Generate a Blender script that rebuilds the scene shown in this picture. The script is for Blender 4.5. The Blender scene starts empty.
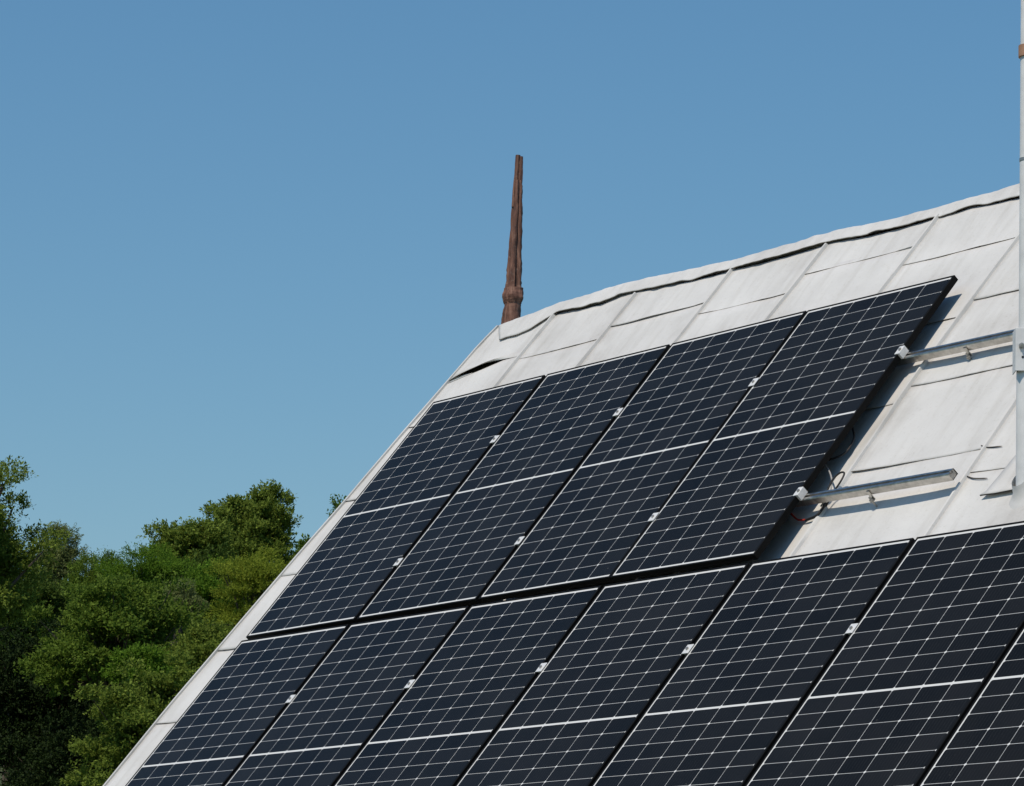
import bpy, bmesh, math, random
import numpy as np
from mathutils import Vector, Matrix
R = math.radians
S = bpy.context.scene
COL = S.collection
random.seed(7)
# ------------------------------------------------------------------ camera, sky, sun, exposure
CAM_LOC = (16.28431, -10.60818, -3.43181)
CAM_X = Vector((0.566777, 0.823514, 0.024258))
CAM_Y = Vector((0.132080, -0.119886, 0.983963))
CAM_Z = Vector((0.813215, -0.554483, -0.176718))
cd = bpy.data.cameras.new("camera"); cam = bpy.data.objects.new("camera", cd); COL.objects.link(cam)
cam.matrix_world = Matrix(((CAM_X.x, CAM_Y.x, CAM_Z.x, CAM_LOC[0]), (CAM_X.y, CAM_Y.y, CAM_Z.y, CAM_LOC[1]),
                           (CAM_X.z, CAM_Y.z, CAM_Z.z, CAM_LOC[2]), (0, 0, 0, 1)))
cd.sensor_width = 36; cd.lens = 130.2346; cd.clip_start = 0.1; cd.clip_end = 8000
S.camera = cam

SUN_DIR = Vector((0.17, -0.50, 0.85)).normalized()
SUN_STRENGTH = 3.35
SKY_STRENGTH = 0.090
w = bpy.data.worlds.new("World"); S.world = w; w.use_nodes = True
nt = w.node_tree; nt.nodes.clear()
sky = nt.nodes.new("ShaderNodeTexSky"); sky.sky_type = 'NISHITA'; sky.sun_disc = False
sky.sun_elevation = math.asin(SUN_DIR.z); sky.sun_rotation = math.atan2(SUN_DIR.x, SUN_DIR.y)
sky.altitude = 0; sky.air_density = 1.5; sky.dust_density = 0.2; sky.ozone_density = 10.0
bg = nt.nodes.new("ShaderNodeBackground"); bg.inputs[1].default_value = SKY_STRENGTH
wo = nt.nodes.new("ShaderNodeOutputWorld")
hs = nt.nodes.new('ShaderNodeHueSaturation'); hs.inputs['Saturation'].default_value = 1.08; hs.inputs['Hue'].default_value = 0.4925
nt.links.new(sky.outputs[0], hs.inputs['Color']); nt.links.new(hs.outputs[0], bg.inputs[0]); nt.links.new(bg.outputs[0], wo.inputs[0])
sd = bpy.data.lights.new("sun", 'SUN'); sd.energy = SUN_STRENGTH; sd.angle = R(0.53); sd.color = (1, 0.895, 0.745)
sun = bpy.data.objects.new("sun", sd); COL.objects.link(sun)
sun.rotation_euler = SUN_DIR.to_track_quat('Z', 'Y').to_euler(); sun.location = (0, 0, 60)
S.view_settings.view_transform = 'Standard'; S.view_settings.look = 'None'
S.view_settings.exposure = 0.0; S.view_settings.gamma = 1.0; S.view_settings.use_curve_mapping = False

# ------------------------------------------------------------------ helpers
PITCH = R(50.6521); CP, SP = math.cos(PITCH), math.sin(PITCH)
US = Vector((0, CP, SP)); NR = Vector((0, -SP, CP))
def P(a, b, h=0.0):
    """a along the ridge, b up the slope, h out of the slope; zero is a panel's glass corner"""
    return Vector((a, 0, 0)) + US * b + NR * h
def hr(b): return -0.09 + 0.02 * b            # the roof skin under the panels' glass plane
def sm(x): x = min(1, max(0, x)); return x * x * (3 - 2 * x)
def interp(x, pts):
    if x <= pts[0][0]: return pts[0][1]
    for (x0, y0), (x1, y1) in zip(pts, pts[1:]):
        if x <= x1: return y0 + (y1 - y0) * (x - x0) / (x1 - x0)
    return pts[-1][1]
_rn = np.random.default_rng(5).random((64, 64))
def vn(x, y):
    i, j = math.floor(x), math.floor(y); fx, fy = sm(x - i), sm(y - j)
    g = lambda a, b: _rn[a % 64][b % 64]
    return (g(i, j) * (1 - fx) + g(i + 1, j) * fx) * (1 - fy) + (g(i, j + 1) * (1 - fx) + g(i + 1, j + 1) * fx) * fy
def fbm(x, y): return (vn(x, y) + .5 * vn(2.1 * x + 7, 2.1 * y + 3) + .25 * vn(4.3 * x + 1, 4.3 * y + 9)) / 1.75 - .5

def tag(o, label=None, cat=None, group=None, kind=None):
    if label: o["label"] = label
    if cat: o["category"] = cat
    if group: o["group"] = group
    if kind: o["kind"] = kind
    return o
def empty(name, loc=(0, 0, 0), rot=(0, 0, 0)):
    o = bpy.data.objects.new(name, None); o.empty_display_size = .2
    o.location = loc; o.rotation_euler = rot; COL.objects.link(o); return o
def mesh_obj(name, verts, faces, m, parent=None, smooth=False):
    me = bpy.data.meshes.new(name); me.from_pydata([tuple(v) for v in verts], [], faces); me.update()
    me.materials.append(m)
    if smooth: me.polygons.foreach_set("use_smooth", [True] * len(me.polygons)); me.set_sharp_from_angle(angle=R(52))
    o = bpy.data.objects.new(name, me); COL.objects.link(o)
    if parent: o.parent = parent
    return o
class MB:
    def __init__(s): s.v = []; s.f = []; s.smooth = False
    def add(s, vs, fs):
        k = len(s.v); s.v += [tuple(v) for v in vs]; s.f += [tuple(i + k for i in f) for f in fs]
    def box(s, lo, hi, fr=None):
        c = [(x, y, z) for z in (lo[2], hi[2]) for y in (lo[1], hi[1]) for x in (lo[0], hi[0])]
        if fr: c = [fr(*p) for p in c]
        s.add(c, [(0, 2, 3, 1), (4, 5, 7, 6), (0, 1, 5, 4), (2, 6, 7, 3), (0, 4, 6, 2), (1, 3, 7, 5)])
    def loft(s, rings, cap=True):
        n = len(rings[0]); vs = [p for r in rings for p in r]; fs = []
        for i in range(len(rings) - 1):
            for j in range(n):
                a = i * n + j; b = i * n + (j + 1) % n
                fs.append((a, b, b + n, a + n))
        if cap: fs.append(tuple(range(n - 1, -1, -1))); fs.append(tuple((len(rings) - 1) * n + j for j in range(n)))
        s.add(vs, fs)
    def tube(s, pts, r, n=8, cap=True):
        pts = [Vector(p) for p in pts]
        if not hasattr(r, '__len__'): r = [r] * len(pts)
        rings = []; ref = None
        for i, p in enumerate(pts):
            t = (pts[min(i + 1, len(pts) - 1)] - pts[max(i - 1, 0)]).normalized()
            if ref is None: ref = Vector((0, 0, 1)) if abs(t.z) < .9 else Vector((1, 0, 0))
            u = (ref - t * ref.dot(t)).normalized(); v = t.cross(u); ref = u
            rings.append([p + (u * math.cos(2 * math.pi * k / n) + v * math.sin(2 * math.pi * k / n)) * r[i] for k in range(n)])
        s.loft(rings, cap)
    def build(s, name, m, parent=None, smooth=False, bevel=0):
        o = mesh_obj(name, s.v, s.f, m, parent, smooth)
        if bevel:
            b = o.modifiers.new("bevel", 'BEVEL'); b.width = bevel; b.segments = 2; b.limit_method = 'ANGLE'
        return o
def smooth_path(pts, n=8):
    pts = [Vector(p) for p in pts]; out = []
    for i in range(len(pts) - 1):
        p0, p1, p2, p3 = pts[max(i - 1, 0)], pts[i], pts[i + 1], pts[min(i + 2, len(pts) - 1)]
        for k in range(n):
            t = k / n
            out.append(.5 * ((2 * p1) + (p2 - p0) * t + (2 * p0 - 5 * p1 + 4 * p2 - p3) * t * t + (3 * p1 - p0 - 3 * p2 + p3) * t ** 3))
    return out + [pts[-1]]

# ------------------------------------------------------------------ materials
def mat(name):
    m = bpy.data.materials.new(name); m.use_nodes = True
    t = m.node_tree; return m, t, t.nodes["Principled BSDF"]
def nd(t, kind, **kw):
    n = t.nodes.new(kind)
    for k, v in kw.items(): setattr(n, k, v)
    return n
def ramp(t, fac, stops):
    n = nd(t, "ShaderNodeValToRGB"); e = n.color_ramp.elements
    while len(e) < len(stops): e.new(.5)
    for el, (p, c) in zip(e, stops): el.position = p; el.color = (*c, 1)
    t.links.new(fac, n.inputs[0]); return n
def noise(t, vec, scale, detail=4, rough=.55):
    n = nd(t, "ShaderNodeTexNoise"); n.inputs["Scale"].default_value = scale
    n.inputs["Detail"].default_value = detail; n.inputs["Roughness"].default_value = rough
    t.links.new(vec, n.inputs["Vector"]); return n
def simple(name, col, rough=.5, metal=0.0, var=.25, scale=20, bump=0.0, spec=.5):
    m, t, b = mat(name)
    tc = nd(t, "ShaderNodeTexCoord"); n = noise(t, tc.outputs["Object"], scale)
    lo = tuple(c * (1 - var) for c in col); hi = tuple(min(1, c * (1 + var)) for c in col)
    r = ramp(t, n.outputs["Fac"], [(.3, lo), (.7, hi)])
    t.links.new(r.outputs[0], b.inputs["Base Color"])
    b.inputs["Roughness"].default_value = rough; b.inputs["Metallic"].default_value = metal
    b.inputs["Specular IOR Level"].default_value = spec
    if bump:
        bp = nd(t, "ShaderNodeBump"); bp.inputs["Strength"].default_value = bump; bp.inputs["Distance"].default_value = .01
        t.links.new(n.outputs["Fac"], bp.inputs["Height"]); t.links.new(bp.outputs[0], b.inputs["Normal"])
    return m

def white_roof():
    m, t, b = mat("white_painted_sheet")
    tc = nd(t, "ShaderNodeTexCoord"); o = tc.outputs["Object"]
    n1 = noise(t, o, 2.2, 6, .6)
    mp = nd(t, "ShaderNodeMapping"); mp.inputs["Scale"].default_value = (14, 1.6, 1.6); t.links.new(o, mp.inputs[0])
    n2 = noise(t, mp.outputs[0], 1.0, 5, .6)
    n3 = noise(t, o, 60, 4, .65)
    r1 = ramp(t, n1.outputs["Fac"], [(.28, (.51, .495, .475)), (.48, (.61, .60, .585)), (.72, (.68, .67, .655))])
    r2 = ramp(t, n2.outputs["Fac"], [(.28, (.74, .72, .685)), (.52, (1, 1, 1))])
    r3 = ramp(t, n3.outputs["Fac"], [(.30, (.80, .78, .74)), (.42, (1, 1, 1))])
    mx = nd(t, "ShaderNodeMixRGB", blend_type='MULTIPLY'); mx.inputs[0].default_value = .45
    t.links.new(r1.outputs[0], mx.inputs[1]); t.links.new(r2.outputs[0], mx.inputs[2])
    mx2 = nd(t, "ShaderNodeMixRGB", blend_type='MULTIPLY'); mx2.inputs[0].default_value = .5
    t.links.new(mx.outputs[0], mx2.inputs[1]); t.links.new(r3.outputs[0], mx2.inputs[2])
    # small rust coloured specks
    vo = nd(t, "ShaderNodeTexVoronoi"); vo.inputs["Scale"].default_value = 5.0; t.links.new(o, vo.inputs["Vector"])
    rs = ramp(t, vo.outputs["Distance"], [(.0, (1, 1, 1)), (.035, (0, 0, 0))])
    mx3 = nd(t, "ShaderNodeMixRGB"); mx3.inputs[2].default_value = (.30, .22, .15, 1)
    ml = nd(t, "ShaderNodeMath", operation='MULTIPLY'); ml.inputs[1].default_value = .45
    t.links.new(rs.outputs[0], ml.inputs[0]); t.links.new(ml.outputs[0], mx3.inputs[0]); t.links.new(mx2.outputs[0], mx3.inputs[1])
    t.links.new(mx3.outputs[0], b.inputs["Base Color"])
    b.inputs["Roughness"].default_value = .62; b.inputs["Specular IOR Level"].default_value = .35
    ad = nd(t, "ShaderNodeMath", operation='ADD'); t.links.new(n1.outputs["Fac"], ad.inputs[0])
    m3 = nd(t, "ShaderNodeMath", operation='MULTIPLY'); m3.inputs[1].default_value = .06
    t.links.new(n3.outputs["Fac"], m3.inputs[0]); t.links.new(m3.outputs[0], ad.inputs[1])
    bp = nd(t, "ShaderNodeBump"); bp.inputs["Strength"].default_value = .5; bp.inputs["Distance"].default_value = .02
    t.links.new(ad.outputs[0], bp.inputs["Height"]); t.links.new(bp.outputs[0], b.inputs["Normal"])
    return m

# panel layout, metres from the upper left corner of the white backsheet
WB, HB = 1.008, 1.73
C0X, CPX, NX = .007, .1656, 6
C0Y, CPY, MIDG = .010, .0850, .0095
def cell_glass():
    m, t, b = mat("solar_cell_glass")
    L = t.links
    tc = nd(t, "ShaderNodeTexCoord"); sp = nd(t, "ShaderNodeSeparateXYZ"); L.new(tc.outputs["Object"], sp.inputs[0])
    def M(op, a, bb=None, cc=None):
        n = nd(t, "ShaderNodeMath", operation=op)
        for i, v in enumerate((a, bb, cc)):
            if v is None: continue
            if isinstance(v, (int, float)): n.inputs[i].default_value = v
            else: L.new(v, n.inputs[i])
        return n.outputs[0]
    X = sp.outputs["X"]; Y = M('MULTIPLY', sp.outputs["Y"], -1.0)
    cx = M('DIVIDE', M('SUBTRACT', X, C0X), CPX)
    # the second half of the cells begins after the wide white strip in the middle
    ys = M('SUBTRACT', Y, C0Y)
    low = M('GREATER_THAN', ys, CPY * 10 + MIDG * .5)
    y2 = M('SUBTRACT', ys, M('MULTIPLY', low, MIDG))
    cy = M('DIVIDE', y2, CPY)
    dx = M('MULTIPLY', M('PINGPONG', cx, .5), CPX)          # metres to the nearest column line
    dy = M('MULTIPLY', M('PINGPONG', cy, .5), CPY)
    vline = M('LESS_THAN', dx, .00092)
    hline = M('LESS_THAN', dy, .00080)
    dia = M('LESS_THAN', M('ADD', dx, dy), .0080)
    out = M('MAXIMUM', M('MAXIMUM', M('LESS_THAN', X, C0X), M('GREATER_THAN', X, C0X + NX * CPX)),
            M('MAXIMUM', M('LESS_THAN', Y, C0Y), M('GREATER_THAN', Y, C0Y + 20 * CPY + MIDG)))
    mid = M('MULTIPLY', M('GREATER_THAN', ys, CPY * 10), M('LESS_THAN', ys, CPY * 10 + MIDG))
    white = M('MAXIMUM', M('MAXIMUM', M('MAXIMUM', vline, hline), dia), M('MAXIMUM', out, mid))
    # every cell a slightly different blue-black
    cmb = nd(t, "ShaderNodeCombineXYZ"); L.new(M('FLOOR', cx), cmb.inputs[0]); L.new(M('FLOOR', cy), cmb.inputs[1])
    oi = nd(t, "ShaderNodeObjectInfo"); L.new(M('MULTIPLY', oi.outputs["Random"], 97.0), cmb.inputs[2])
    wn = nd(t, "ShaderNodeTexWhiteNoise"); L.new(cmb.outputs[0], wn.inputs["Vector"])
    rc = ramp(t, wn.outputs["Value"], [(0, (.0055, .0056, .0056)), (1, (.0115, .0116, .0120))])
    # nine thin busbars in each cell, dust lying on the glass
    bus = M('LESS_THAN', M('PINGPONG', M('MULTIPLY', cx, 9.0), .5), .018)
    mb = nd(t, "ShaderNodeMixRGB"); L.new(M('MULTIPLY', bus, .22), mb.inputs[0]); L.new(rc.outputs[0], mb.inputs[1])
    mb.inputs[2].default_value = (.16, .16, .17, 1)
    mw = nd(t, "ShaderNodeMixRGB"); L.new(white, mw.inputs[0]); L.new(mb.outputs[0], mw.inputs[1]); mw.inputs[2].default_value = (.66, .66, .655, 1)
    geo = nd(t, "ShaderNodeNewGeometry")
    n1 = noise(t, geo.outputs["Position"], 1.7, 5, .6); n2 = noise(t, geo.outputs["Position"], 26, 3, .6)
    du = ramp(t, n1.outputs["Fac"], [(.35, (.0, .0, .0)), (.8, (.014, .014, .014))])
    sp2 = ramp(t, n2.outputs["Fac"], [(.745, (0, 0, 0)), (.775, (.10, .10, .10))])
    dd = nd(t, "ShaderNodeMixRGB", blend_type='ADD'); dd.inputs[0].default_value = 1
    L.new(du.outputs[0], dd.inputs[1]); L.new(sp2.outputs[0], dd.inputs[2])
    md = nd(t, "ShaderNodeMixRGB"); L.new(dd.outputs[0], md.inputs[0]); L.new(mw.outputs[0], md.inputs[1]); md.inputs[2].default_value = (.45, .42, .37, 1)
    L.new(md.outputs[0], b.inputs["Base Color"])
    b.inputs["IOR"].default_value = 1.145; b.inputs["Roughness"].default_value = .13
    b.inputs["Specular IOR Level"].default_value = .5
    return m

M_ROOF = white_roof()
M_GAP_SHADE = simple("gap_shade_underlay", (.05, .042, .035), .9, var=.4)  # coloured dark so the gaps under sheets and ridge cap look shaded
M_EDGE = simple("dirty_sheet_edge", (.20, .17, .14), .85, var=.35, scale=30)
M_GLASS = cell_glass()
M_FRAME = simple("black_anodised_frame", (.006, .006, .006), .6, 0, var=.2, spec=.08)
M_ALU = simple("bare_aluminium", (.54, .51, .465), .33, 1.0, var=.24, scale=28, bump=.25)
M_CLAMP = simple("clamp_aluminium", (.78, .775, .76), .55, .35, var=.08, scale=60)
M_STEEL = simple("dull_bolt_steel", (.42, .40, .37), .45, .8, var=.2, scale=80)
M_BLACK = simple("black_cable_rubber", (.014, .013, .013), .55)
M_GREYC = simple("grey_cable_rubber", (.30, .29, .28), .55)
M_RED = simple("red_cable_rubber", (.45, .035, .02), .5)
M_MAST = simple("galvanised_mast_paint", (.72, .72, .72), .55, 0, var=.10, scale=14, bump=.05)
M_ORANGE = simple("faded_orange_tape", (.34, .19, .12), .75)
M_PLASTER = simple("cream_plaster", (.52, .47, .38), .9, var=.15, scale=3, bump=.2)
M_WOOD = simple("brown_timber", (.16, .09, .05), .75, var=.3)
M_BARK = simple("tree_bark", (.085, .065, .048), .9, var=.4, scale=6, bump=.4)

def rust():
    m, t, b = mat("rusty_brown_iron")
    tc = nd(t, "ShaderNodeTexCoord"); o = tc.outputs["Object"]
    mp = nd(t, "ShaderNodeMapping"); mp.inputs["Scale"].default_value = (40, 40, 7); t.links.new(o, mp.inputs[0])
    n = noise(t, mp.outputs[0], 1.0, 6, .65); n2 = noise(t, o, 45, 4, .6)
    r = ramp(t, n.outputs["Fac"], [(.28, (.035, .016, .011)), (.5, (.150, .066, .043)), (.70, (.30, .160, .110))])
    r2 = ramp(t, n2.outputs["Fac"], [(.6, (0, 0, 0)), (.72, (1, 1, 1))])
    mx = nd(t, "ShaderNodeMixRGB"); t.links.new(r.outputs[0], mx.inputs[1]); mx.inputs[2].default_value = (.36, .25, .20, 1)
    ml = nd(t, "ShaderNodeMath", operation='MULTIPLY'); ml.inputs[1].default_value = .5
    t.links.new(r2.outputs[0], ml.inputs[0]); t.links.new(ml.outputs[0], mx.inputs[0])
    t.links.new(mx.outputs[0], b.inputs["Base Color"]); b.inputs["Roughness"].default_value = .72
    bp = nd(t, "ShaderNodeBump"); bp.inputs["Strength"].default_value = .8; bp.inputs["Distance"].default_value = .006
    t.links.new(n.outputs["Fac"], bp.inputs["Height"]); t.links.new(bp.outputs[0], b.inputs["Normal"])
    return m
M_RUST = rust()
def leaf_mat(name, c0, c1, trans=.28):
    m, t, b = mat(name)
    g = nd(t, "ShaderNodeNewGeometry")
    r = ramp(t, g.outputs["Random Per Island"], [(0, c0), (.85, c1), (1, tuple(min(1, c * 1.35) for c in c1))])
    t.links.new(r.outputs[0], b.inputs["Base Color"]); b.inputs["Roughness"].default_value = .6
    b.inputs["Specular IOR Level"].default_value = .06
    tr = nd(t, "ShaderNodeBsdfTranslucent"); t.links.new(r.outputs[0], tr.inputs[0])
    mx = nd(t, "ShaderNodeMixShader"); mx.inputs[0].default_value = trans
    t.links.new(b.outputs[0], mx.inputs[1]); t.links.new(tr.outputs[0], mx.inputs[2])
    t.links.new(mx.outputs[0], t.nodes["Material Output"].inputs[0])
    return m
LEAF = dict(
    olive=leaf_mat("olive_leaves", (0.096, .142, .020), (0.198, .262, .045), .40),
    grey=leaf_mat("grey_green_leaves", (0.115, .150, .048), (0.213, .250, .092), .40),
    bright=leaf_mat("bright_green_leaves", (0.068, .142, .012), (0.144, .250, .028), .45),
    yellow=leaf_mat("yellow_green_leaves", (0.144, .195, .018), (0.267, .325, .042), .45),
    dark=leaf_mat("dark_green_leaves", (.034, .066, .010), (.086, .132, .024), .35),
    deep=leaf_mat("deep_shade_leaves", (.008, .017, .005), (.026, .044, .011), .15),  # near-black colour stands in for the deep shade low in the wood
    mid=leaf_mat("mid_green_leaves", (0.066, .120, .014), (0.160, .235, .036), .42))
def grass():
    m, t, b = mat("meadow_grass"); tc = nd(t, "ShaderNodeTexCoord")
    n = noise(t, tc.outputs["Object"], .6, 8, .65)
    r = ramp(t, n.outputs["Fac"], [(.3, (.030, .050, .014)), (.7, (.075, .095, .030))])
    t.links.new(r.outputs[0], b.inputs["Base Color"]); b.inputs["Roughness"].default_value = .9
    return m
M_GRASS = grass()

# ------------------------------------------------------------------ terrain
GZ = -6.5
HD = Vector((-.826, .563))
def ground_z(x, y):
    s = (x - CAM_LOC[0]) * HD.x + (y - CAM_LOC[1]) * HD.y
    if s < 50: z = 0
    elif s < 290: z = .13 * (s - 50) * sm((s - 50) / 40)
    else: z = .13 * 240 + .02 * (min(s, 500) - 290)
    return GZ + z + (fbm(x * .03, y * .03) * 1.6 * sm((s - 50) / 60))
g = sorted(set([round(v, 1) for v in np.linspace(-330, 330, 67)] + [-4000, -2500, -1500, -900, -600, -420, 420, 600, 900, 1500, 2500, 4000]))
vs = [(x, y, ground_z(x, y)) for y in g for x in g]; n = len(g)
fs = [(j * n + i, j * n + i + 1, (j + 1) * n + i + 1, (j + 1) * n + i) for j in range(n - 1) for i in range(n - 1)]
tag(mesh_obj("ground", vs, fs, M_GRASS, None, True), kind="structure")

# ------------------------------------------------------------------ the house under the roof
house = tag(empty("house", (4.5, .476, GZ)), "old house whose steep slope of white painted metal sheets carries the solar panels", "house")
house_inv = Matrix.Translation((-4.5, -.476, -GZ))
def H(mb, name, m, parent=None, smooth=False, bevel=0):
    """build in world coordinates, then hang the mesh on the house (or on one of its parts)"""
    o = mb.build(name, m, None, smooth, bevel)
    o.data.transform(house_inv); o.parent = parent or house
    return o
VERGE = [(-4.4, -.70), (-2.614, -.615), (-2.02, -.575), (-1.4, -.494), (-.977, -.437), (-.573, -.368), (-.127, -.315), (.126, -.272), (.345, -.237), (.566, -.204), (.72, -.15)]
def verge(b): return interp(b, VERGE)
RIDGE = [(-.16, .725), (.109, .756), (.362, .783), (.628, .795), (.858, .809), (1.16, .797), (1.522, .776), (1.951, .758), (2.337, .770), (2.657, .782), (3.07, .755), (3.455, .748), (3.751, .757), (4.009, .765), (5, .772), (10, .776)]
CAPE = [(-.005, .561), (.148, .562), (.27, .583), (.356, .640), (.436, .683), (.54, .672), (.66, .661), (.842, .659), (.988, .690), (1.264, .676), (1.622, .656), (2.031, .657), (2.352, .653), (2.744, .671), (3.037, .650), (3.292, .650), (3.552, .653), (3.737, .667), (3.886, .650), (4.076, .647), (5, .66), (10, .66)]
A1 = 9.6; EAVE = -4.3
# underlay of the front slope, back slope
front = MB(); bs = [EAVE + .02, -3, -2, -1.4, -1, -.5, 0, .3, .56, .7]
rows = [[P(verge(b) + .02, b, hr(b) - .016), P(A1 - .02, b, hr(b) - .016)] for b in bs]
rows2 = [[P(verge(b) + .02, b, hr(b) - .10), P(A1 - .02, b, hr(b) - .10)] for b in bs]
front.loft([[rows[i][0], rows[i][1], rows2[i][1], rows2[i][0]] for i in range(len(bs))])
fr = H(front, "front_roof", M_GAP_SHADE)
yr = P(0, .75, hr(.75)).y; zr = P(0, .75, hr(.75)).z
back = MB(); ye, ze = 2 * yr - P(0, EAVE, 0).y, P(0, EAVE, hr(EAVE)).z
back.loft([[Vector((-.14, yr + .01, zr - .02)), Vector((A1, yr + .01, zr - .02)), Vector((A1, yr + .01, zr - .14)), Vector((-.14, yr + .01, zr - .14))],
           [Vector((-.65, ye, ze)), Vector((A1, ye, ze)), Vector((A1, ye, ze - .1)), Vector((-.65, ye, ze - .1))]])
H(back, "back_roof", M_ROOF)
# seams that divide the slope into columns of sheets
SEAM = [.318, 1.058, 1.873, 2.600, 3.425, 4.235, 5.090, 5.90, 6.72, 7.55, 8.38]
def seam_a(k, b):
    return SEAM[k] + .07 * max(0, b + .6) ** 1.3 + .016 * fbm(b * 2.3 + 11 * k, k * 3.7)
LAPS = [[.36, -.06, -.60, -1.14, -1.672, -2.19, -2.74, -3.3, -3.85],
        [.340, -.19, -.74, -1.28, -1.83, -2.4, -2.95, -3.5, -4.0], [.433, -.1, -.64, -1.19, -1.75, -2.3, -2.85, -3.4, -3.95],
        [.336, -.2, -.76, -1.3, -1.85, -2.4, -2.95, -3.5, -4.0], [.462, -.1, -.64, -1.19, -1.75, -2.3, -2.85, -3.4, -3.95],
        [.334, -.178, -.712, -1.26, -1.83, -2.4, -2.95, -3.5, -4.0], [.47, -.067, -.608, -1.131, -1.70, -2.3, -2.85, -3.4, -3.95]]
for k in range(5): LAPS.append(LAPS[1 + k % 2][:])
def sheet(c, b0, b1, i, tilt=(0, 0), lift=1.0):
    nu, nv = 20, 10; VL = [0, .03, .10, .2, .32, .44, .56, .68, .79, .9, 1]; mb = MB(); vs = []; off = random.random() * 50; t0 = .003
    left = verge if c == 0 else (lambda b: seam_a(c - 1, b))
    right = (lambda b: A1) if c == len(SEAM) else (lambda b: seam_a(c, b))
    wav = random.random() * .006
    for j in range(nv + 1):
        v = VL[j]
        for k in range(nu + 1):
            u = k / nu
            b = b0 + (b1 - b0) * v
            if j == 0: b += tilt[0] * (1 - u) + tilt[1] * u + .010 * fbm(u * 3 + off, 2.2)
            if j == nv and i: b = b1 + (.03 if (c or i > 1) else -.075 * (1 - u) + .06 * u - .016)
            l, r = left(b), right(b)
            a = l + (r - l) * u
            if i == 0 and c: b = b0 + (min(.70, interp(a, CAPE) + .006) - b0) * v + (b - b0 if j == 0 else 0)
            edge = math.exp(-min(u, 1 - u) * 14)
            h = .0035 * (1 - v) + .009 * fbm(a * 2.1, b * 2.1 + off) + .004 * fbm(a * 7, b * 5 + off) + .004 * edge
            if c == 0 and i == 0 and j <= 1: h += (.021, .010)[j] * math.sin(math.pi * min(1, u * 1.15)) ** .8
            if j == 0: h += lift * max(0, .009 * (fbm(u * 5 + off, 9.1) + .18))
            vs.append(P(a, b, hr(b) + h))
    n1 = nu + 1
    fs = [(j * n1 + k, j * n1 + k + 1, (j + 1) * n1 + k + 1, (j + 1) * n1 + k) for j in range(nv) for k in range(nu)]
    o = MB(); o.add(vs, fs)
    o = H(o, "roof_sheet", M_ROOF, fr, True)
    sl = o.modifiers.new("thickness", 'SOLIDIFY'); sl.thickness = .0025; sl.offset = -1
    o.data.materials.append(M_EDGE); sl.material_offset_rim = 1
    return o
for c in range(len(SEAM) + 1):
    tops = [.70] + LAPS[c]
    for i in range(len(tops)):
        b1 = tops[i]; b0 = tops[i + 1] if i + 1 < len(tops) else EAVE
        tl = (0, 0); lf = 1.0
        if c == 0 and i == 0: tl = (-.075, .06); lf = .6
        elif 0 < c and i == 0: tl = (.008 * random.uniform(-1, 1), .008 * random.uniform(-1, 1))
        else: tl = (random.uniform(-.008, .008), random.uniform(-.008, .008))
        sheet(c, b0, b1, i, tl, lf)
for k in range(len(SEAM)):
    rings = []
    for j in range(90):
        b = EAVE + (.665 - EAVE) * j / 89
        a = seam_a(k, b) + .004 * fbm(b * 9, k * 5.1); h = hr(b) + .004
        ww = .0095 + .004 * fbm(b * 6, 3 + k); hh = .017 + .007 * fbm(b * 5, k + .5)
        rings.append([P(a - ww, b, h - .012), P(a - ww * .95, b, h + hh * .92), P(a - ww * .4, b, h + hh), P(a + ww * .1, b, h + hh * .9), P(a + ww, b, h - .012)])
    mb = MB(); mb.loft(rings); H(mb, "standing_seam", M_ROOF, fr, True)
# ridge cap: a lifted wavy strip folded over the ridge
cap = MB(); na, nb = 420, 9; vs = []
for i in range(na + 1):
    q = i / na; a_lo = -.005 + (A1 + .005) * q; a_hi = -.165 + (A1 + .165) * q
    bl = interp(a_lo, CAPE) + .016 * fbm(a_lo * 13, 4); bh = interp(a_hi, RIDGE) + .012 * fbm(a_hi * 14, 1)
    gap = .002 + .026 * max(0, fbm(a_lo * 2.6, 7.7) + .16)
    for j in range(nb + 1):
        v = j / nb; a = a_lo + (a_hi - a_lo) * v; b = bl + (bh - bl) * v
        h = hr(b) + .013 + gap * (1 - v) ** 2 + .010 * fbm(a * 13, b * 9 + 3)
        if v > .8: h -= .02 * ((v - .8) / .2) ** 2
        vs.append(P(a, b, h))
    p = vs[-1]
    vs.append(Vector((p.x, p.y + .02, p.z - .006))); vs.append(Vector((p.x, p.y + .10, p.z - .11)))
n1 = nb + 3
cap.add(vs, [(i * n1 + j, (i + 1) * n1 + j, (i + 1) * n1 + j + 1, i * n1 + j + 1) for i in range(na) for j in range(n1 - 1)])
co = H(cap, "ridge_cap", M_ROOF, None, True)
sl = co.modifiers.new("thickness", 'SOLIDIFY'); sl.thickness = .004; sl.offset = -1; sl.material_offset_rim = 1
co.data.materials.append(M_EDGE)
# verge strip closing the gable edge
vb = MB(); rings = []
for j in range(60):
    b = EAVE + (.70 - EAVE) * j / 59; a = verge(b) + .004 * fbm(b * 4, 2.2); h = hr(b)
    rings.append([P(a - .006, b, h + .014), P(a + .012, b, h + .015), P(a + .012, b, h - .13), P(a - .006, b, h - .13)])
vb.loft(rings); H(vb, "verge_strip", M_ROOF)
# short open joints in the white skin beside the mast
for pts in ([(5.047, -1.110), (5.10, -1.131), (5.195, -1.140)], [(5.074, -1.287), (5.145, -1.315), (5.24, -1.330)]):
    mb = MB(); mb.tube(smooth_path([P(a, b, hr(b) + .009) for a, b in pts], 6), [.001] + [.0026] * (len(pts) * 6 - 8) + [.002, .001], 6)
    H(mb, "open_joint", M_GAP_SHADE, fr)
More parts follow.
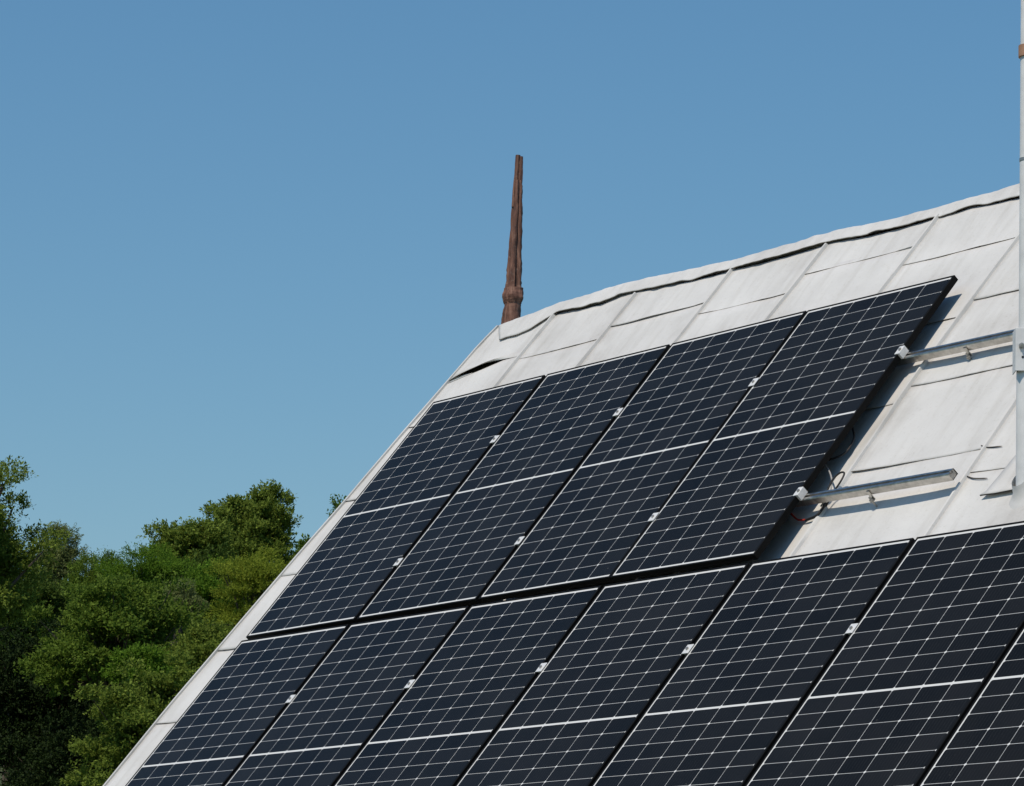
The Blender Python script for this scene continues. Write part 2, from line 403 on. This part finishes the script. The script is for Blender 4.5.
# flat apron of sheet round the mast foot, its lower edge standing open
mb = MB(); vs = []
for j, b in enumerate((-1.445, -1.42, -1.34, -1.24, -1.16)):
    for k in range(16):
        u = k / 15; a = 5.285 + .05 * j / 4 + .62 * u; bb = b + (.012 * fbm(u * 4, 6.1) + .012 * u if j == 0 else 0)
        vs.append(P(a, bb, hr(bb) + (.022, .016, .013, .011, .006)[j] + .008 * fbm(u * 5, j * .8) * (j < 4)))
mb.add(vs, [(j * 16 + k, j * 16 + k + 1, j * 16 + k + 17, j * 16 + k + 16) for j in range(4) for k in range(15)])
ap = H(mb, "apron_sheet", M_ROOF, fr, True)
sl = ap.modifiers.new("thickness", 'SOLIDIFY'); sl.thickness = .006; sl.offset = -1; sl.material_offset_rim = 1; ap.data.materials.append(M_GAP_SHADE)
# walls (below the picture, but the roof must stand on something)
wl = MB(); y0 = P(0, EAVE + .5, 0).y; y1 = 2 * yr - y0
zt = lambda y: zr - .2 - abs(y - yr) * SP / CP
prof = [(y0, GZ - .3), (y1, GZ - .3), (y1, zt(y1)), (yr, zt(yr)), (y0, zt(y0))]
for (xa, xb) in ((-.05, .25), (A1 - .5, A1 - .2)):
    wl = MB(); wl.loft([[Vector((xa, y, z)) for y, z in prof], [Vector((xb, y, z)) for y, z in prof]]); H(wl, "gable_wall", M_PLASTER)
for (ya, yb, yz) in ((y0, y0 + .3, y0), (y1 - .3, y1, y1)):
    wl = MB(); wl.box((.25, ya, GZ - .3), (A1 - .5, yb, zt(yz))); H(wl, "side_wall", M_PLASTER)

# ------------------------------------------------------------------ finial on the gable peak
pk = P(-.140, .74, hr(.74)) + Vector((0, .05, .012)); fin = tag(empty("roof_finial", pk), "rusty brown tapering spike with a knob, forked at its tip, on the gable peak", "finial")
PROF = [(-.10, .062), (-.03, .058), (.02, .052), (.075, .047), (.10, .046)]
KNOB = [(.088, .048), (.104, .056), (.118, .060), (.14, .059), (.158, .052), (.172, .047)]
SPK = [(.165, .046), (.21, .043), (.30, .041), (.43, .035), (.55, .031), (.64, .0275), (.70, .0255), (.74, .022)]
def fring(z, r, flute, seed=0, n=24, squash=.85, off=0):
    out = []; r *= 1.11
    for k in range(n):
        t = 2 * math.pi * k / n
        q = r * (1 - flute * (.5 + .5 * math.cos(4 * t + .8)) ** 3) * (1 + .30 * fbm(z * 24 + seed, k * .9) + .18 * fbm(z * 70 + seed, k * 1.7))
        out.append(Vector((q * math.cos(t) + .020 * z / .9 * .566 + off * .567, q * math.sin(t) * squash + .020 * z / .9 * .8235 + off * .8235, z * 1.065)))
    return out
def dens(pr, m=6):
    out = []
    for (z0, r0), (z1, r1) in zip(pr, pr[1:]):
        out += [(z0 + (z1 - z0) * i / m, r0 + (r1 - r0) * i / m) for i in range(m)]
    return out + [pr[-1]]
mb = MB(); mb.loft([fring(z, r, .10, 1) for z, r in dens(PROF)]); mb.build("base", M_RUST, fin, True)
mb = MB(); mb.loft([fring(z, r, .14, 2) for z, r in dens(KNOB)]); mb.build("knob", M_RUST, fin, True)
mb = MB(); mb.loft([fring(z, r, .42, 3) for z, r in dens(SPK)])
mb.loft([fring(z, r, .2, 4, 10, 1, -.0075) for z, r in dens([(.70, .0150), (.80, .0142), (.875, .0125)])])
mb.loft([fring(z, r, .2, 5, 10, 1, .0105) for z, r in dens([(.70, .0135), (.80, .0120), (.868, .0095)])])
mb.loft([fring(z, r, .2, 6, 10, 1, -.018) for z, r in dens([(.60, .012), (.70, .010), (.775, .004)])])
mb.build("spike", M_RUST, fin, True)

# ------------------------------------------------------------------ solar panels
def panel_frame():
    mb = MB(); x0, x1, y0, y1 = -.010, 1.014, -1.740, .010; zt_, zb = .0022, -.027; l = .010
    mb.box((x0, y0, zb), (x0 + l, y1, zt_)); mb.box((x1 - l - .0025, y0, zb), (x1, y1, zt_))
    mb.box((x0 + l, y1 - l, zb), (x1 - l - .0025, y1, zt_)); mb.box((x0 + l, y0, zb), (x1 - l - .0025, y0 + l, zt_))
    return mb
def make_panel():
    root = empty("solar_panel", (0, 0, 0))
    panel_frame().build("frame", M_FRAME, root, False, .0012)
    mb = MB(); mb.box((0, -1.73, -.006), (1.0015, 0, 0)); mb.build("glass", M_GLASS, root)
    mb = MB(); mb.box((.44, -.93, -.026), (.56, -.80, -.0065)); mb.build("junction_box", M_BLACK, root)
    return root
proto = make_panel(); first = True
def place_panel(loc, twist, label, group):
    global first
    if first: o = proto; first = False
    else:
        o = proto.copy(); COL.objects.link(o)
        for ch in list(proto.children):
            c = ch.copy(); COL.objects.link(c); c.parent = o
    o.location = loc
    o.rotation_euler = (Matrix.Rotation(PITCH, 3, 'X') @ Matrix.Rotation(twist, 3, 'Z')).to_euler()
    tag(o, label, "solar panel", group)
TW = .0086; B0 = -.0125
UP = ["black solar panel of the upper row nearest the finial, along the white gable edge",
      "upper row solar panel second from the gable edge, between two panels",
      "upper row solar panel next to the bare-edged end panel",
      "solar panel ending the upper row, its bare right edge shading the white roof"]
for k in range(4):
    tw = .0035 if k == 3 else TW
    place_panel(P(1.05 * k * math.cos(TW) - (.012 if k == 3 else 0), B0 + 1.05 * k * math.sin(TW) - (.002 if k == 3 else 0), 0), tw, UP[k], "solar panels of the upper row")
LO = ["lowest-left solar panel, in the lower row along the white gable edge",
      "lower row solar panel second from the gable edge, below two upper panels",
      "lower row solar panel third from the gable edge",
      "lower row solar panel fully under the last panel of the upper row",
      "lower row solar panel whose top edge borders the bare white roof under the short rail",
      "lower row solar panel directly below the mast foot",
      "solar panel cut by the bottom right corner of the photo"]
for k in range(7):
    place_panel(P(1.05 * k - (0, 0, 0, 0, 0, .003, .010)[k], -1.784, 0), 0, LO[k], "solar panels of the lower row")

# ------------------------------------------------------------------ rails with their clamps and bolts
def rail(b0, slope, a0, a1, clamps, label, endclamp=None, bolts=()):
    Tw = math.atan(slope)
    root = empty("mounting_rail", P(0, b0, -.028), (Matrix.Rotation(PITCH, 3, 'X') @ Matrix.Rotation(Tw, 3, 'Z')).to_euler())
    tag(root, label, "rail", "aluminium rails under the panels")
    # extruded profile with a slot along its top and its lower side: (y, z)
    pr = [(-.020, -.034), (-.020, -.004), (-.016, 0), (-.006, 0), (-.006, -.010), (.006, -.010),
          (.006, 0), (.016, 0), (.020, -.004), (.020, -.034)]
    n = 40; rings = []
    for i in range(n + 1):
        x = a0 + (a1 - a0) * i / n; rings.append([Vector((x, y, z)) for y, z in pr])
    mb = MB(); mb.loft(rings, False)
    # hollow ends: four thin walls and a web seen end on
    m2 = MB(); m2.box((a1 - .012, -.0185, -.0325), (a1 - .004, .0185, -.003))
    mb.build("rail_bar", M_ALU, root); m2.build("end_web", M_STEEL, root)
    for a in clamps:
        c = MB(); c.box((a - .021, -.026, .0305), (a + .021, .026, .0345)); c.box((a - .007, -.024, .0), (a + .007, .024, .0305))
        k = c.build("mid_clamp", M_CLAMP, root, False, .001)
        d = MB(); d.tube([(a, 0, .0345), (a, 0, .0405)], .0075, 6); d.build("clamp_bolt", M_STEEL, k)
    if endclamp:
        a = endclamp
        c = MB(); c.box((a - .012, -.026, .0305), (a + .020, .026, .0345)); c.box((a + .004, -.026, .0005), (a + .020, .026, .0305))
        k = c.build("end_clamp", M_CLAMP, root, False, .0015)
        d = MB(); d.tube([(a + .010, 0, .0345), (a + .010, 0, .041)], .0075, 6); d.build("clamp_bolt", M_STEEL, k)
    for a in bolts:
        zr_ = hr(b0) + .028
        c = MB(); c.box((a - .010, -.0245, -.060), (a + .010, -.0205, -.012)); c.box((a - .010, -.045, -.060), (a + .010, -.0245, -.056))
        f = c.build("foot_bracket", M_ALU, root, False, .001)
        d = MB(); d.tube([(a, -.035, zr_ - .01), (a, -.035, -.034)], .0045, 8); d.tube([(a, -.035, -.0555), (a, -.035, -.047)], .010, 6)
        d.build("hanger_bolt", M_STEEL, f)
    return root
rail(-.480, .0035, .06, 5.10, [1.029, 2.079, 3.129], "upper aluminium rail, sticking out from the upper panel row towards the mast", 4.146, [.6, 1.7, 2.8, 3.7, 4.55])
rail(-1.352, .001, .06, 5.10, [1.029, 2.079, 3.129], "shorter-looking aluminium rail with an open cut end above the lower panel row", 4.150, [.6, 1.7, 2.8, 3.7, 4.585])
rail(-2.280, 0, .06, 7.2, [1.029, 2.079, 3.129, 4.179, 5.229], "aluminium rail under the lower panel row, seen at the bright clamps in its gaps", None, [.6, 1.7, 2.8, 3.9, 5.0])

# ------------------------------------------------------------------ loose cables
def cable(pts, r, m, label, name="cable"):
    mb = MB(); q = smooth_path([P(a, b, h) for a, b, h in pts], 8); o0 = q[0].copy()
    mb.tube([p - o0 for p in q], r, 7)
    o = mb.build(name, m, None, True); o.location = o0
    return tag(o, label, "cable")
cable([(4.02, -.70, -.05), (4.06, -.844, -.065), (4.13, -.935, -.075), (4.14, -1.03, -.075), (4.05, -1.075, -.065), (3.95, -1.10, -.05)], .0045, M_BLACK, "black cable bowing out from under the right edge of the upper panels")
cable([(4.03, -1.07, -.06), (4.07, -1.10, -.06), (4.16, -1.165, -.06), (4.225, -1.235, -.065), (4.245, -1.30, -.075), (4.23, -1.36, -.085)], .004, M_GREYC, "thin grey cable running from the panel edge down to the short rail")
cable([(4.225, -1.30, -.075), (4.235, -1.235, -.055), (4.262, -1.198, -.05), (4.298, -1.205, -.05), (4.305, -1.25, -.055), (4.27, -1.30, -.075), (4.26, -1.36, -.09)], .0042, M_BLACK, "small black cable loop standing up behind the short rail")
cable([(4.23, -1.33, -.095), (4.245, -1.37, -.09), (4.23, -1.405, -.095), (4.19, -1.415, -.098), (4.16, -1.417, -.10)], .0062, M_BLACK, "thick black cable plug below the short rail at the panel edge")
cable([(4.165, -1.417, -.098), (4.11, -1.412, -.095), (4.05, -1.38, -.085), (3.98, -1.34, -.07)], .0042, M_RED, "red cable lying in the shade under the panel edge")

# ------------------------------------------------------------------ mast at the right edge
mb_ = P(5.546, -1.447, hr(-1.447)); mast = tag(empty("antenna_mast", mb_), "pale grey metal mast with clamped plate rising past the roof at the photo's right edge", "mast")
CX = Vector((.5668, .8235, 0)).normalized(); CY = Vector((-.8235, .5668, 0)).normalized()     # across and away, as one stands below it
lean = lambda z: CX * (.006 * z)
def mtube(z0, z1, r, name, m, parent, n=28, r2=None):
    b = MB(); b.tube([lean(z0) + Vector((0, 0, z0)), lean(z1) + Vector((0, 0, z1))], [r, r2 or r], n); return b.build(name, m, parent, True)
mtube(-.12, .62, .0455, "lower_tube", M_MAST, mast)
mtube(.55, 3.2, .0375, "upper_tube", M_MAST, mast)
mtube(1.335, 1.347, .0395, "joint_ring", M_STEEL, mast)
mtube(1.765, 1.812, .0455, "orange_band", M_ORANGE, mast)
bp_ = MB()
def plate_fr(x, y, z): return lean(z) + CX * x + CY * y + Vector((0, 0, z))
bp_.box((-.056, -.052, .475), (.056, -.046, .648), plate_fr); bp_.box((-.056, -.046, .475), (-.051, .045, .648), plate_fr); bp_.box((.051, -.046, .475), (.056, .045, .648), plate_fr)
pl = bp_.build("clamp_plate", M_MAST, mast, False, .002)
for (x, z) in ((-.033, .575), (.033, .575)):
    b = MB(); b.tube([plate_fr(x, -.052, z), plate_fr(x, -.075, z - .004)], .007, 10); b.tube([plate_fr(x, -.053, z), plate_fr(x, -.061, z)], .012, 6); b.build("clamp_bolt", M_STEEL, pl)
for (x, z) in ((-.028, .530), (.028, .530)):
    b = MB(); b.tube([plate_fr(x, -.0515, z), plate_fr(x, -.0532, z)], .005, 10); b.build("bolt_hole", M_BLACK, pl)
fl = MB(); rings = []
for (r, h) in ((.085, -.002), (.07, .010), (.055, .02), (.049, .05), (.047, .06)):
    rings.append([Vector((0, 0, 0)) + (Vector((1, 0, 0)) * math.cos(t) + US * math.sin(t) * 1.15) * r * (1 + .1 * fbm(t * 2, h * 30)) + NR * h * .6 + Vector((0, 0, h * .6)) for t in [2 * math.pi * k / 28 for k in range(28)]])
fl.loft(rings, False); fl.build("foot_flashing", M_ROOF, mast, True)

# ------------------------------------------------------------------ trees on the hillside
def tree(name, label, cat, c, rx, rz, leaf, seed, nb=34, nspray=50, nleaf=11, size=.2, boughs=.36, flat=.7, spiky=.3, droop=0.0, asp=2.0):
    rng = np.random.default_rng(seed)
    c = np.array(c, float); gz = ground_z(c[0], c[1]) - .3
    root = tag(empty(name, (c[0], c[1], gz)), label, cat, "trees on the hillside")
    cz = c[2] - gz
    # boughs: lumps of foliage placed through the crown, most near its skin
    dirs = rng.normal(size=(nb, 3)); dirs /= np.linalg.norm(dirs, axis=1)[:, None]
    dirs[:, 2] = np.where(dirs[:, 2] < -.45, -dirs[:, 2], dirs[:, 2])
    rad = .30 + .62 * rng.random(nb) ** .6
    bc = dirs * rad[:, None] * np.array([rx, rx, rz]) * (1 + .22 * rng.normal(size=nb).clip(-1.2, 1.2))[:, None]
    br = boughs * rx * (.65 + .7 * rng.random(nb))
    L = []
    for i in range(nb):
        m = int(nspray * (.6 + .8 * rng.random()))
        d = rng.normal(size=(m, 3)); d /= np.linalg.norm(d, axis=1)[:, None]
        d[:, 2] = np.where((d[:, 2] < 0) & (rng.random(m) < .80), -d[:, 2], d[:, 2])
        rr = br[i] * (.45 + .55 * rng.random(m) ** .5)
        o = bc[i] + d * rr[:, None] * np.array([1, 1, flat])
        ax = d * .8 + (bc[i] / np.linalg.norm(bc[i])) * .5 + rng.normal(size=(m, 3)) * .35; ax[:, 2] += spiky - droop
        ax /= np.linalg.norm(ax, axis=1)[:, None]
        ln = size * (1.6 + 2.2 * rng.random(m))
        for s in range(nleaf):
            t = (s + rng.random(m)) / nleaf
            p = o + ax * (t * ln)[:, None] + rng.normal(size=(m, 3)) * size * .28
            la = ax * .7 + rng.normal(size=(m, 3)) * .6; la[:, 2] -= droop * .6; la /= np.linalg.norm(la, axis=1)[:, None]
            nn = rng.normal(size=(m, 3)) * .38 + np.array([.1, -.25, .75]) + d * .55
            w_ = np.cross(nn, la); w_ /= np.linalg.norm(w_, axis=1)[:, None] + 1e-9
            nn = np.cross(la, w_)
            sz = size * (.55 + .75 * rng.random(m))
            L.append((p, la * sz[:, None], w_ * (sz / asp)[:, None], nn * (sz * .12)[:, None]))
    p = np.concatenate([l[0] for l in L]); a = np.concatenate([l[1] for l in L]); b = np.concatenate([l[2] for l in L]); e = np.concatenate([l[3] for l in L])
    p = p + np.array([0, 0, cz]); k = len(p)
    V = np.stack([p, p + a * .45 + b * .5 + e, p + a, p + a * .45 - b * .5 + e], 1).reshape(-1, 3)
    me = bpy.data.meshes.new("crown"); me.vertices.add(4 * k); me.vertices.foreach_set("co", V.astype(np.float32).ravel())
    me.loops.add(4 * k); me.loops.foreach_set("vertex_index", np.arange(4 * k, dtype=np.int32))
    me.polygons.add(k); me.polygons.foreach_set("loop_start", np.arange(0, 4 * k, 4, dtype=np.int32))
    me.update(calc_edges=True); me.validate(); me.materials.append(LEAF[leaf])
    o = bpy.data.objects.new("crown", me); COL.objects.link(o); o.parent = root
    mb = MB(); r0 = .045 * (cz + rz) * .5
    sway = [Vector((.25 * r0 * math.sin(i * 1.3 + seed), .25 * r0 * math.cos(i * 1.7 + seed), cz * .98 * i / 6)) for i in range(7)]
    mb.tube(sway + [Vector((0, 0, cz + rz * .55))], [r0 * 1.25] + [r0 * (1 - .11 * i) for i in range(1, 7)] + [r0 * .1], 8)
    for i in range(0, nb, 2):
        e_ = Vector(bc[i]) + Vector((0, 0, cz)); s_ = Vector((0, 0, max(cz * .35, cz - rz * .9 + .6 * rz * random.random())))
        md = s_.lerp(e_, .5) + Vector((0, 0, .12 * rx))
        mb.tube([s_, md, e_], [r0 * .38, r0 * .24, r0 * .08], 5)
    mb.build("trunk", M_BARK, root, True)
    return root
TREES_HERE = True
C_ = Vector(CAM_LOC)
#TREES
tree("tall_tree", "tall tree at the left photo edge, highest crown there, thin enough to show sky", "tree", (-92.59, 41.97, 11.29), 2.63, 3.68, "olive", 11, nb=170, boughs=0.22, spiky=0.1, size=0.117)
tree("willowy_tree", "grey-green tree with thin drooping twigs just right of the tall edge tree", "tree", (-152.63, 76.36, 19.79), 1.45, 2.89, "grey", 12, nb=51, droop=0.2, asp=3.2, spiky=0.5, size=0.147)
tree("acacia_tree", "low feathery green tree on the skyline between the willowy tree and the round olive tree", "tree", (-136.36, 70.42, 16.84), 2.16, 2.63, "mid", 13, boughs=0.22, nb=60, asp=3, size=0.134)
tree("acacia_tree", "feathery bright green tree right of centre in the wood, below the round olive tree", "tree", (-127.62, 68.37, 16.00), 2.14, 2.32, "bright", 14, boughs=0.24, nb=60, asp=3, size=0.127)
tree("broadleaf_tree", "round olive green crown on the skyline left of the highest tree", "tree", (-159.23, 88.11, 22.24), 2.41, 2.74, "olive", 15, boughs=0.27, nb=66, size=0.195)
tree("broadleaf_tree", "green tree with a pointed ragged top, highest on the skyline beside the roof", "tree", (-167.43, 96.63, 24.91), 2.78, 3.71, "olive", 16, nb=95, boughs=0.17, spiky=0.75, size=0.206)
tree("acacia_tree", "yellow-green feathery tree touching the white gable edge below the highest tree", "tree", (-112.89, 65.22, 14.04), 2.12, 2.69, "yellow", 17, boughs=0.24, nb=66, asp=3, size=0.116)
tree("broadleaf_tree", "saturated green tree squeezed between the yellow-green tree and the dark broad one", "tree", (-123.92, 69.25, 14.97), 1.67, 2.37, "bright", 18, nb=55, boughs=0.27, size=0.156)
tree("small_tree", "little tree top peeking over the gable edge right of the highest tree", "tree", (-190.53, 114.34, 27.49), 0.53, 2.10, "mid", 19, nb=14, boughs=0.4, size=0.234)
tree("hidden_tree", "tree behind the roof with only a wispy twig above the gable edge", "tree", (-198.98, 122.09, 30.87), 0.62, 2.89, "mid", 20, nb=18, spiky=0.9, nspray=20, size=0.245)
tree("broadleaf_tree", "broad dark green tree with clear leaf clumps in the middle of the wood", "tree", (-100.51, 52.36, 10.33), 2.74, 2.81, "mid", 21, nb=120, boughs=0.19, asp=1.6, size=0.128)
tree("spiky_tree", "slim grey-olive tree with upright twigs between the dark broad tree and the yellow-green one", "tree", (-109.50, 59.71, 12.65), 1.02, 1.88, "grey", 22, nb=36, spiky=0.9, asp=3, size=0.111)
tree("sapling_tree", "small vivid green sapling crown in front of the dark broad tree", "tree", (-87.52, 46.18, 8.33), 0.77, 0.58, "bright", 23, nb=27, boughs=0.32, size=0.114)
tree("bushy_tree", "light green bushy tree nearest the lower end of the gable edge", "tree", (-82.35, 44.01, 5.43), 2.26, 2.50, "olive", 24, nb=120, boughs=0.19, asp=1.6, size=0.109)
tree("bushy_tree", "olive bushy tree against the gable edge above the lowest bush", "tree", (-91.57, 50.85, 8.37), 1.48, 2.02, "olive", 25, nb=69, size=0.12)
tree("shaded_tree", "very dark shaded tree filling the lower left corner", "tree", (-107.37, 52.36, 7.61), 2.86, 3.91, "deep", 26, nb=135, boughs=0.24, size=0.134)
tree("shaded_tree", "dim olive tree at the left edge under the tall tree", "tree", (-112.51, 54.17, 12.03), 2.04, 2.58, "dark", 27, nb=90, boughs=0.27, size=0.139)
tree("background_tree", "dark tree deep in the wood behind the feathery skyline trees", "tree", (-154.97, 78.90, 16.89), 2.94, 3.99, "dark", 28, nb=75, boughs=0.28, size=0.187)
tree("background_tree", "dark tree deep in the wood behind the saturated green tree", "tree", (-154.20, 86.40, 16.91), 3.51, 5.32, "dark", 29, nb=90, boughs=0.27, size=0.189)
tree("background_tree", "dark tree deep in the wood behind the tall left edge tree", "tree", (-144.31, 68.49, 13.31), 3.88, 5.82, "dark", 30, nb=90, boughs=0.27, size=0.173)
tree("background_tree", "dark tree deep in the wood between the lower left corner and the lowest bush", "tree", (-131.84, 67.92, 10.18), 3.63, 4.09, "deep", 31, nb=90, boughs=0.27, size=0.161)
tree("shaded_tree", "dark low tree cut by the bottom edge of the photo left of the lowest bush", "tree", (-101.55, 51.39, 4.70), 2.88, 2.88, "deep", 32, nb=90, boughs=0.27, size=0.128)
